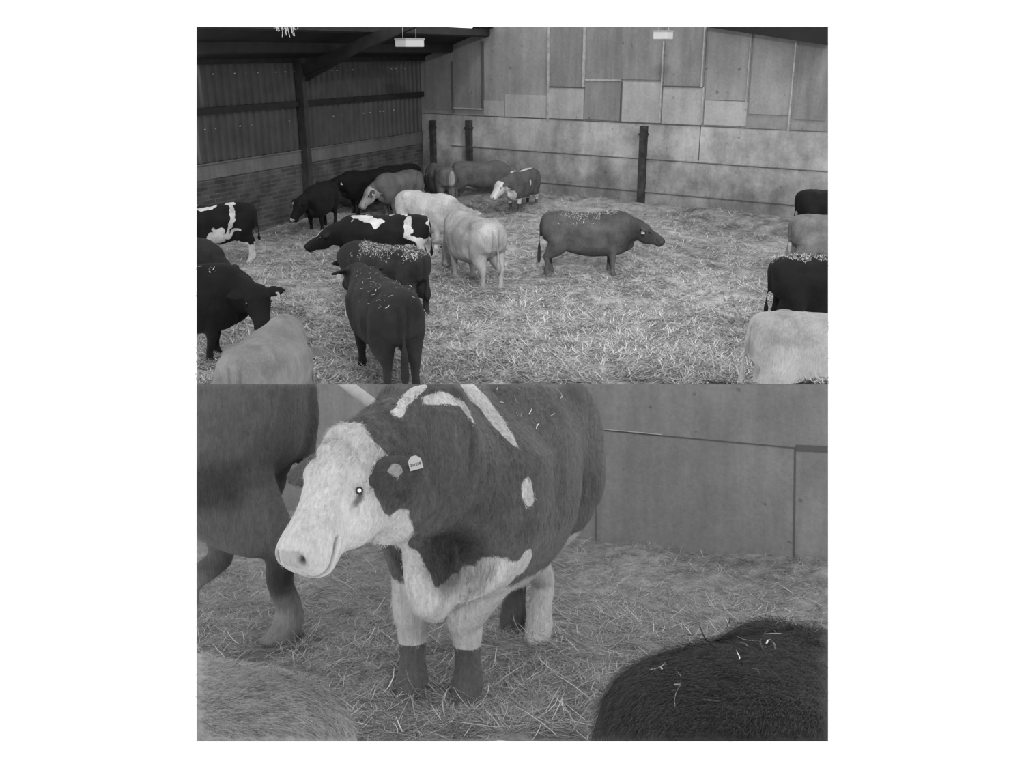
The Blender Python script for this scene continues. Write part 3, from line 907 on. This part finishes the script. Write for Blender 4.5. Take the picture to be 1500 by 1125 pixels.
props(so, 'loose straw bedding spread over the whole barn floor', 'straw', None, 'stuff')
#==CLOSE==
# ------------------------------------------------------------------ the close-up: wall, straw floor
WY = 6.3; wazi = math.radians(64)
wdir = Vector((math.sin(wazi), -math.cos(wazi), 0)); wn = Vector((-math.cos(wazi), -math.sin(wazi), 0))
W0 = Vector((0.3, WY, 0))
def wl(s0, s1, z0, z1, fr_, bk): return (W0 + wdir * s0 + wn * bk + Z * z0, wdir * (s1 - s0), wn * (fr_ - bk), Z * (z1 - z0))
def on_low_wall(u, v):
    d = R_LOW_I @ ray(u, v); c = Vector((0, 0, LOW_H)); t = (W0 - c).dot(wn) / d.dot(wn); p = c + d * t
    return (p - W0).dot(wdir), p.z
s_a, z_a = on_low_wall(873, 630); s_b, z_b = on_low_wall(1165, 657)

wc = box_obj('wall_close', [wl(-4, 3.2, -.6, 2.2, 0, -.2)], MAT['wall_low'], LOW, None, M_LOW); wc['kind'] = 'structure'
bpy.context.view_layer.update()
# seam between two courses, slightly out of level, and the upright joint
bmx = bmesh.new()
box_bm(bmx, W0 + wdir * s_a + wn * -.01 + Z * z_a, wdir * (s_b - s_a) + Z * (z_b - z_a), wn * .014, Z * .007)
me = bpy.data.meshes.new('seam'); bmx.to_mesh(me); bmx.free(); clip_mesh(me, M_LOW, LOW); link('seam', me, MAT['seam'], wc)
bmx = bmesh.new()
box_bm(bmx, W0 + wdir * s_a + wn * -.01 + Z * (z_a + .008), wdir * (s_b - s_a) * .35 + Z * (z_b - z_a) * .35, wn * .02, Z * .005)
me = bpy.data.meshes.new('ledge'); bmx.to_mesh(me); bmx.free(); clip_mesh(me, M_LOW, LOW); link('ledge', me, MAT['board_light'], wc)
box_obj('joint', [wl(s_a, s_a + .006, -.2, z_a, .002, -.01)], MAT['seam'], LOW, wc)
sj = on_low_wall(1163, 700)[0]
box_obj('joint', [wl(sj, sj + .01, -.2, z_b, .003, -.01)], MAT['seam'], LOW, wc)
box_obj('slot', [wl(on_low_wall(1166, 657)[0], 3.2, z_b - .012, z_b + .022, .006, -.01)], MAT['seam'], LOW, wc)


def low_h(x, y, seed=5):
    p = np.stack([x, y, np.zeros_like(x)], axis=1)
    h = (fbm(p, .9, seed, 3) - .5) * .14 + (fbm(p, 4.5, seed + 5, 3) - .5) * .05
    q = W0; d = (x - q.x) * wn.x + (y - q.y) * wn.y
    return h + .10 * np.exp(-(d / .5) ** 2) + .03


us = np.linspace(270, 1232, 220); vs = np.concatenate([np.linspace(745, 850, 70), np.linspace(852, 1110, 130)])
G = np.zeros((len(vs), len(us), 3))
for j, v in enumerate(vs):
    for i, u in enumerate(us):
        g = lo(u, v); G[j, i] = (g.x, g.y, 0)
fl2 = grid_mesh('ground', G, low_h, MAT['bed_low'], M_LOW, LOW)
def ray_np(u, v):
    r = np.array(DF)[None] + np.outer((u - 750) / F_PX, np.array(DR)) + np.outer((562.5 - v) / F_PX, np.array(DU))
    return r @ np.array(R_LOW_I).T
N = 95000
uu = rng.uniform(275, 1225, N); vv = rng.uniform(770, 1100, N)
d = ray_np(uu, vv); t = -LOW_H / d[:, 2]; B = d * t[:, None]; B[:, 2] = low_h(B[:, 0], B[:, 1]) - .003
ok = ((B - np.array(W0)) @ np.array(wn)) > .02
B = B[ok]; up = np.zeros_like(B); up[:, 2] = 1
flow = fbm(B * [1, 1, 0], 2.2, 31, 2) * 14
k1 = rng.uniform(0, 1, len(B)) < .93
o = straws('straw_bedding', B[k1], up[k1], .095, .0021, rng, MAT['straw_low'], M_LOW, LOW, None, (-.05, .38), .4, (0, .85), flow[k1], .35)
props(o, 'loose straw around the legs of the white-faced cow in the close view', 'straw', None, 'stuff')
Bl = B[~k1][:1500]
x = straws('long_straw', Bl + np.array([0, 0, .015]), up[:len(Bl)], .16, .0028, rng, MAT['straw_back'], M_LOW, LOW, None, (.0, .4), .12, (.4, .9), None, .5)
x.parent = o; x.matrix_parent_inverse = M_ID; x.matrix_local = M_ID; x['kind'] = 'stuff'
tb = []
for (u_, v_) in ((603, 1034), (684, 1042), (788, 950), (750, 938), (432, 952)):
    c_ = lo(u_, v_)
    for q in range(110):
        a_ = rng.uniform(0, 6.28); r_ = rng.uniform(.05, .15); tb.append((c_.x + math.cos(a_) * r_, c_.y + math.sin(a_) * r_))
tb = np.array(tb); tbz = low_h(tb[:, 0], tb[:, 1])
tb3 = np.stack([tb[:, 0], tb[:, 1], tbz], axis=1); up_t = np.zeros_like(tb3); up_t[:, 2] = 1
x = straws('straw_tuft', tb3, up_t, .13, .003, rng, MAT['straw_low'], M_LOW, LOW, None, (.0, .7), .3, (.2, 1), None, .6)
x.parent = o; x.matrix_local = M_ID; x['kind'] = 'stuff'
#==COWS==
# ------------------------------------------------------------------ coats
M_BLACK = coat_mat('black_coat', .008, .5, .3, .3)
M_BLACKD = coat_mat('black_brown_coat', .022, .30, .35, .3)
M_BROWN = coat_mat('brown_coat', .078, .034, .35, .5, soft=True)
M_GREY = coat_mat('grey_brown_coat', .105, .30, .22, .4)
M_PALE = coat_mat('pale_coat', .23, .12, .2, .6, soft=True)
M_PALER = coat_mat('pale_cream_coat', .31, .15, .2, .6, soft=True)
M_DUN = coat_mat('dun_coat', .16, .08, .25, .6, soft=True)
M_WHITE = coat_mat('cream_coat', .42, .14, .14, .5, soft=True)
M_WFACE = coat_mat('white_face_coat', .085, .52, .25, .3)
M_WCLOSE = coat_mat('white_face_coat_close', .085, .50, .22, .3, sheen=.12)

Z0 = lambda p, h: np.zeros(len(p))
def head_mask(h, a=-.05, b=.7): return ((h[:, 0] > a) & (h[:, 0] < b) & (np.abs(h[:, 1]) < .17) & (np.abs(h[:, 2]) < .25)).astype(float)
def mx(*a): return np.maximum.reduce(a)


def warp(p, sc_=4.0, a=.22):
    return p + (np.stack([fbm(p, sc_, 40 + i, 3) for i in range(3)], axis=1) - .5) * a * 2


def c_friesian_left(p, h):
    z_ = p; p = warp(p)
    r = mx(blob(p, (.52, .3, .98), 0, (.10, .25, .16)), blob(p, (.15, .1, 1.32), 0, (.32, .3, .05)), blob(p, (-.35, .2, 1.28), 0, (.12, .4, .10)),
           blob(p, (-.38, .35, 1.0), 0, (.06, .3, .25)), blob(p, (-.25, .3, .72), 0, (.3, .4, .10)), blob(p, (.25, .3, .58), 0, (.5, .4, .10)))
    r = mx(r, (p[:, 2] < .45) * 1.0)
    return np.clip(r + (fbm(p, 9, 3, 2) - .5) * .5, 0, 1)


def c_friesian(p, h):
    p = warp(p)
    r = mx(blob(p, (.45, .12, 1.30), 0, (.26, .30, .13)), blob(p, (.20, .12, 1.22), 0, (.20, .30, .12)),
           blob(p, (-.50, .0, 1.36), 0, (.38, .35, .07)), blob(p, (-.44, .32, 1.10), 0, (.09, .2, .22)), blob(p, (-.60, .34, .92), 0, (.12, .2, .15)),
           blob(p, (-.75, .30, .80), 0, (.2, .3, .14)), blob(p, (-.82, .2, 1.18), 0, (.06, .12, .18)), blob(p, (-.15, .1, .6), 0, (.5, .4, .12)))
    r = r * (1 - blob(p, (-.66, .25, 1.12), 0, (.13, .15, .17)))
    face = blob(h, (.20, 0, .11), 0, (.11, .045, .10))
    return np.clip(mx(r + (fbm(p, 6, 7, 2) - .5) * .35 * (r > .2), face), 0, 1)


def c_lowleg(p, h): return np.clip((.55 - p[:, 2]) * 3 + .5, 0, 1) * .9
def c_pale_shade(p, h): return np.clip((fbm(p, 3.0, 4, 3) - .42) * 2.2, 0, .56)
def c_brown_back(p, h):
    return np.clip(mx(np.clip((p[:, 2] - 1.05) * 3, 0, 1) * fbm(p, 3, 2, 2) * 1.3, np.clip((p[:, 0] - .62) * 4, 0, 1) * .75, blob(p, (-.95, 0, .6), 0, (.12, .2, .6))), 0, 1)
def c_small_nose(p, h): return mx(blob(h, (.56, 0, .03), 0, (.05, .1, .04)))
def c_grey_head(p, h): return head_mask(h) * .9 * (np.abs(h[:, 1]) < .14)
def c_cream(p, h): return np.clip(mx(head_mask(h, .28) * .8, np.clip((p[:, 0] - .75) * 3, 0, .6) + (fbm(p, 3, 6, 2) - .5) * .8 * (p[:, 0] > .4)), 0, 1)
def c_rump_pale(p, h): return np.clip(blob(p, (-.95, -.12, .95), 0, (.2, .10, .32)), 0, 1)
def c_face_far(p, h):
    return mx(head_mask(h, .02) * (np.abs(h[:, 1]) < .15), blob(p, (.5, 0, 1.42), 0, (.5, .12, .10)), blob(p, (-.2, 0, 1.36), 0, (.6, .10, .08)), blob(p, (.9, 0, .62), 0, (.22, .3, .22)), np.clip((.62 - p[:, 2]) * 5, 0, 1) * (p[:, 2] > .35), blob(p, (.05, .35, .98), 0, (.05, .1, .1)))


P = lambda u, v: ground(u, v)
# far cattle first
cow('cow', P(318, 384), 198, .95, coat=c_friesian_left, mat=M_BLACK, label='black and white cow standing beside the block wall, cut off by the left edge')
cow('cow', P(246, 455), 8, .95, neck=(-12, -28), head=(-25, -60), coat=lambda p, h: mx(blob(h, (.1, 0, .1), 0, (.1, .1, .12)), blob(h, (.5, 0, 0), 0, (.1, .1, .1))), mat=M_BLACKD,
    label='dark cow with a pale-patched face showing at the left edge behind the black cow')
cow('cow', P(472, 334), 262, .86, neck=(-22, -8), head=(-38, -62), coat=c_small_nose, mat=M_BLACK, tags=(-1,), label='black cow facing forward beside the steel column, one white ear tag')
cow('cow', P(541, 309), 222, .88, neck=(6, 4), head=(4, -42), mat=M_BLACK, tags=(1, -1), label='black cow by the block wall looking out left of the grey-brown cow')
cow('cow', P(584, 296), 228, .84, mat=M_BLACK, neck=(0, -40), head=(0, -75), neck_len=.36, label='black cow in the far corner, only its dark back showing behind the grey-brown cow')
cow('cow', P(586, 315), 238, .90, neck=(-18, -16), head=(-28, -56), coat=c_grey_head, mat=M_GREY, tags=(1,), label='grey-brown cow with a pale lowered head near the far corner')
cow('cow', P(645, 301), 112, .88, neck=(0, -20), head=(0, -60), coat=c_rump_pale, mat=M_GREY, tail=(.02, -.02, .5), label='grey-brown cow seen from behind, standing in the corner under the short post')
cow('cow', P(703, 292), 3, .87, neck=(0, -48), head=(0, -75), mat=M_GREY, label='grey-brown cow standing side-on against the back wall beside the white-faced cow')
cow('cow', P(764, 308), 243, .86, neck=(-16, -2), head=(-20, -50), coat=c_face_far, mat=M_WFACE, W=.98, label='small distant cow with a white face and brown body near the back wall')
cow('cow', P(628, 362), 318, .95, neck=(8, -6), head=(-80, -62), coat=c_cream, mat=M_WHITE, eyes=True, label='cream-white cow with its head lowered behind the pale cow')
cow('cow', P(568, 403), 187, .93, neck=(0, -6), head=(0, -32), neck_len=.5, coat=c_friesian, mat=M_BLACK, label='black and white cow in the middle of the herd, white blaze on its forehead')
cow('cow', P(694, 414), 118, 1.0, neck=(0, -38), head=(0, -70), coat=c_pale_shade, mat=M_PALER, tail=(.0, -.06, .42), tail_w=1.3, label='pale cow seen from behind, tail hanging, beside the cream-white cow')
cow('cow', P(858, 400), 358, .95, neck=(0, -2), head=(0, -34), neck_len=.42, coat=c_brown_back, mat=M_BROWN, W=1.05, Lx=1.02, feet=[(.50, .17), (.56, -.17), (-.72, .17), (-.80, -.17)], litter=900, tags=(-1,),
    tail=(-.02, -.04, .28), label='brown cow standing alone side-on in the open straw')
cow('cow', P(1212, 350), 4, .90, neck=(0, -10), mat=M_BLACK, label='black cow at the right edge, furthest back of those there')
cow('cow', P(1214, 404), 4, .94, coat=c_pale_shade, mat=M_DUN, label='grey-pale cow at the right edge behind the straw-covered black cow')
cow('cow', P(1207, 496), 2, 1.0, mat=M_BLACK, litter=2600, label='black cow with straw on its back at the right edge, behind the cream cow')
cow('cow', P(1203, 614), 357, 1.02, coat=lambda p, h: c_pale_shade(p, h) * .9, mat=M_WHITE, tail=(-.03, .0, .3), tail_w=1.2, label='cream cow with a blotchy flank in the lower right corner of the barn view')
cow('cow', P(1104, 748), 4, 1.0, mat=M_BLACKD, litter=4500, label='dark straw-covered back at the bottom edge of the barn view, below the cream cow')
cow('cow', P(566, 458), 150, .90, neck=(-38, -20), head=(-45, -60), mat=M_BLACKD, litter=2600, leg_w=1.35, tail=(.02, -.05, .42), tail_w=1.7, label='dark brown cow with straw along its back, behind the dark brown cow that looks away')
cow('cow', P(564, 549), 113, 1.05, neck=(0, 15), head=(2, -30), leg_w=1.3, mat=M_BLACKD, litter=160, tags=(1, -1), tail=(.02, -.0, .2), tail_w=1.3, label='dark brown cow seen from behind looking away, an ear tag in each ear')
cow('cow', P(262, 528), 12, 1.06, neck=(-30, -6), head=(-75, -52), neck_len=.45, mat=M_BLACK, litter=500, tags=(1,), label='black cow with a lowered head at the left edge, behind the pale cow')
cow('cow', P(400, 640), 84, .98, neck=(0, -30), head=(0, -65), coat=c_pale_shade, mat=M_PALE, W=.95, tail=(.02, .02, .3), tail_w=1.4, label='pale grey cow seen from behind in the lower left of the barn view')
#==CLOSECOWS==
# ------------------------------------------------------------------ close-up cattle
def L(u, v): return lo(u, v)


def c_face(p, h):
    f = head_mask(h, -.02) * (np.abs(h[:, 1]) < .155)
    f = mx(f, blob(h, (.0, 0, .08), 0, (.10, .12, .08)))
    f = f * (h[:, 2] > -.10 - .85 * np.clip(h[:, 0], 0, 1)) * (h[:, 1] < .155) * (1 - np.clip(blob(h, (.10, .15, -.10), 0, (.09, .06, .12)) * 1.6 - .3, 0, 1))
    pw = warp(p, 9.0, .035)
    def seg(q, a, b, r0, r1):
        a = np.array(a); b = np.array(b); t = np.clip(((q - a) @ (b - a)) / ((b - a) @ (b - a)), 0, 1)
        return np.clip(1.5 - np.linalg.norm(q - a - t[:, None] * (b - a), axis=1) / (r0 + (r1 - r0) * t), 0, 1)
    thr = mx(blob(h, (.36, .0, -.24), 0, (.18, .09, .08)), seg(pw, (1.22, -.05, .80), (.98, -.02, .54), .11, .08))
    bris = mx(seg(pw, (.97, 0, .46), (.66, .06, .48), .13, .11), seg(pw, (.72, .10, .50), (.67, .20, .55), .10, .09), seg(pw, (.62, -.2, .40), (.66, 0, .42), .12, .10))
    back = mx(seg(pw, (1.18, -.01, 1.20), (1.07, .0, 1.25), .024, .024), seg(pw, (1.07, .0, 1.25), (1.04, .04, 1.28), .024, .02), seg(pw, (1.08, .06, 1.25), (1.03, .12, 1.235), .026, .026),
              seg(pw, (1.03, .12, 1.235), (.98, .19, 1.15), .026, .014), seg(pw, (.72, .20, 1.30), (.61, .22, 1.23), .08, .08), seg(pw, (.61, .22, 1.23), (.63, .30, 1.08), .07, .04))
    legs = np.clip((.62 - p[:, 2]) * 5, 0, 1) * np.clip((p[:, 2] - .26) * 30 + .5, 0, 1)
    legs = mx(legs, np.clip((.13 - p[:, 2]) * 8, 0, 1) * .6)
    spot = mx(blob(pw, (.63, .31, .89), 0, (.04, .12, .055)), blob(pw, (.59, .27, .61), 0, (.05, .10, .05)))
    ears = blob(h + (fbm(h, 30, 3, 2)[:, None] - .5) * .06, (.07, .222, .0), 0, (.045, .035, .045)) * (h[:, 1] > .18)
    hindw = (p[:, 0] < -.3) * (p[:, 1] > -.03) * np.clip((.66 - p[:, 2]) * 6, 0, 1)
    return np.clip(mx(f, thr, bris, back, legs, spot, ears, hindw), 0, 1)


def face_sculpt(p, h):
    d = 0
    d = d + .016 * blob(h, (.27, .10, -.10), 0, (.10, .08, .09)) + .016 * blob(h, (.27, -.10, -.10), 0, (.10, .08, .09))
    d = d + .020 * blob(h, (.0, 0, .09), 0, (.08, .09, .07)) + .012 * blob(h, (.50, 0, -.05), 0, (.09, .10, .05))
    curls = (fbm(h, 24, 5, 2) - .5) * .036 * np.clip(1 - (h[:, 0] - .05) / .12, 0, 1) * (np.abs(h[:, 1]) < .15) * (h[:, 0] > -.1) * (h[:, 2] > -.1)
    folds = np.sin(p[:, 0] * 60 + fbm(p, 5, 8, 2) * 9) * .006 * blob(p, (.75, 0, .95), 0, (.22, .5, .4))
    return d + curls + folds


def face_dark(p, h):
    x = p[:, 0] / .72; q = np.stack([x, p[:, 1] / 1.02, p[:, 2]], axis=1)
    hollow_shade = .85 * np.clip(blob(q, (.84, .07, .65), 0, (.17, .13, .13)) * 1.8 - .45, 0, 1)  # shade of the chest hollow painted into the coat
    fold = .32 * np.clip((fbm(np.stack([x * 5.5, p[:, 1] * 5.5, p[:, 2] * .6], axis=1), 3.0, 77, 2) - .48) * 5, 0, 1) * np.clip((x - .68) * 6, 0, 1) * np.clip((p[:, 2] - .6) * 5, 0, 1) * (np.linalg.norm(h - [.25, 0, -.03], axis=1) > .33)  # dark streaks painted as shade between the neck folds
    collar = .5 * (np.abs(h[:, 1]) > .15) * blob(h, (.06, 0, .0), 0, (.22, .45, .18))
    return np.maximum.reduce([hollow_shade, fold, collar])


f1, f2, h1, h2 = L(603, 1030), L(684, 1036), L(788, 946), L(750, 934)      # near-left fore, near-right fore, hind
mf = (f1 + f2) / 2; mh = (h1 + h2) / 2; A_dir = (mf - mh).normalized(); A_ang = math.degrees(math.atan2(A_dir.y, A_dir.x))
A_at = mf - A_dir * .36 + Vector((.055, 0, 0)); A_ang += 4

AI = (Matrix.Translation(A_at) @ Matrix.Rotation(math.radians(A_ang), 4, 'Z')).inverted()
af = [AI @ q for q in (f2, f1, h1, h2)]
oA, fA = cow('cow', A_at, A_ang, 1.0, neck=(-15, -3), head=(-15, -48), neck_len=.44, dewlap=.24, head_len=.76, ear=(.1, -.32), taper=2.4, glint=True, coat=c_face, mat=M_WCLOSE, voxel=.0085, W=1.02, Lx=.72,
             base=M_LOW, planes=LOW, feet=[(q.x, q.y) for q in af], head_scale=.92, hair=110000, hump=.05, sculpt=face_sculpt, smooth=8,
             leg_w=1.3, neck_w=1.0, dark=face_dark, label='large white-faced cow with a dark body and numbered ear tag in the close view', litter=500)
c0, dv0, fn0 = fA['ear'][1]
tag_plate(oA, c0 + dv0 * .055 + Vector((0, 0, .045)), dv0, fA['mw'], .70, [('201238', .0165, -.008)], .25)
c0, dv0, fn0 = fA['ear'][-1]
tag_plate(oA, c0 - dv0 * .03 - Vector((0, 0, .07)), dv0, fA['mw'], .9)
bmx = bmesh.new()
ra, rb = lod(488, 548, 5.9), lod(580, 618, 5.5)
loft(bmx, [tuple(ra.lerp(rb, t_)) + (.036, .036, .036, 0, 1, 0) for t_ in (0, .33, .66, 1.0)], 16, 2)
me = bpy.data.meshes.new('rail'); bmx.to_mesh(me); bmx.free(); clip_mesh(me, M_LOW, LOW)
props(link('sloping_rail', me, MAT['board_light'], None, M_LOW, True), 'pale round rail sloping down behind the white-faced cow in the close view', 'rail')
M_CLG = coat_mat('dusty_grey_coat', .085, .24, .2, .4, sheen=.12, soft=True)
M_CLP = coat_mat('pale_close_coat', .27, .13, .25, .5, sheen=.08, soft=True)
M_CLD = coat_mat('dark_close_coat', .028, .10, .5, .5, sheen=.07)
pB = L(432, 950)
oB, fB = cow('cow', Vector((pB.x - 1.02, pB.y + .28, 0)), 180, 1.12, dark=lambda p, h: .7 * np.clip(mx(blob(p, (-.62, .35, .70), 0, (.13, .3, .11)), blob(p, (-.84, .28, .34), 0, (.12, .2, .09))) * 1.5 - .4 + (fbm(p, 14, 3, 2) - .5) * .9, 0, 1), neck=(0, -20), coat=lambda p, h: np.clip((.27 - p[:, 2]) * 8, 0, 1), mat=M_CLG, voxel=.016, base=M_LOW, planes=LOW, leg_w=1.25,
    feet=[(.5, .17), (.44, -.17), (-.86, .24), (-.30, -.17)], tail=(.08, -.2, .9), hair=30000, label='dusty grey cow at the left of the close view, hind leg stepping back')
cow('cow', Vector((-1.24, 1.95, -.08)), 176, .98, lying=True, coat=c_pale_shade, mat=M_CLP, voxel=.016, base=M_LOW, planes=LOW, hair=20000, tail=(.2, .1, .6), label='pale back of a resting cow, lower left corner of the close view')
cow('cow', Vector((1.13, 2.1, -.07)), 20, 1.04, lying=True, mat=M_CLD, voxel=.016, base=M_LOW, planes=LOW, hair=40000, litter=260, tail=(.3, .1, .6), label='dark shaggy back of a resting cow, lower right corner of the close view')
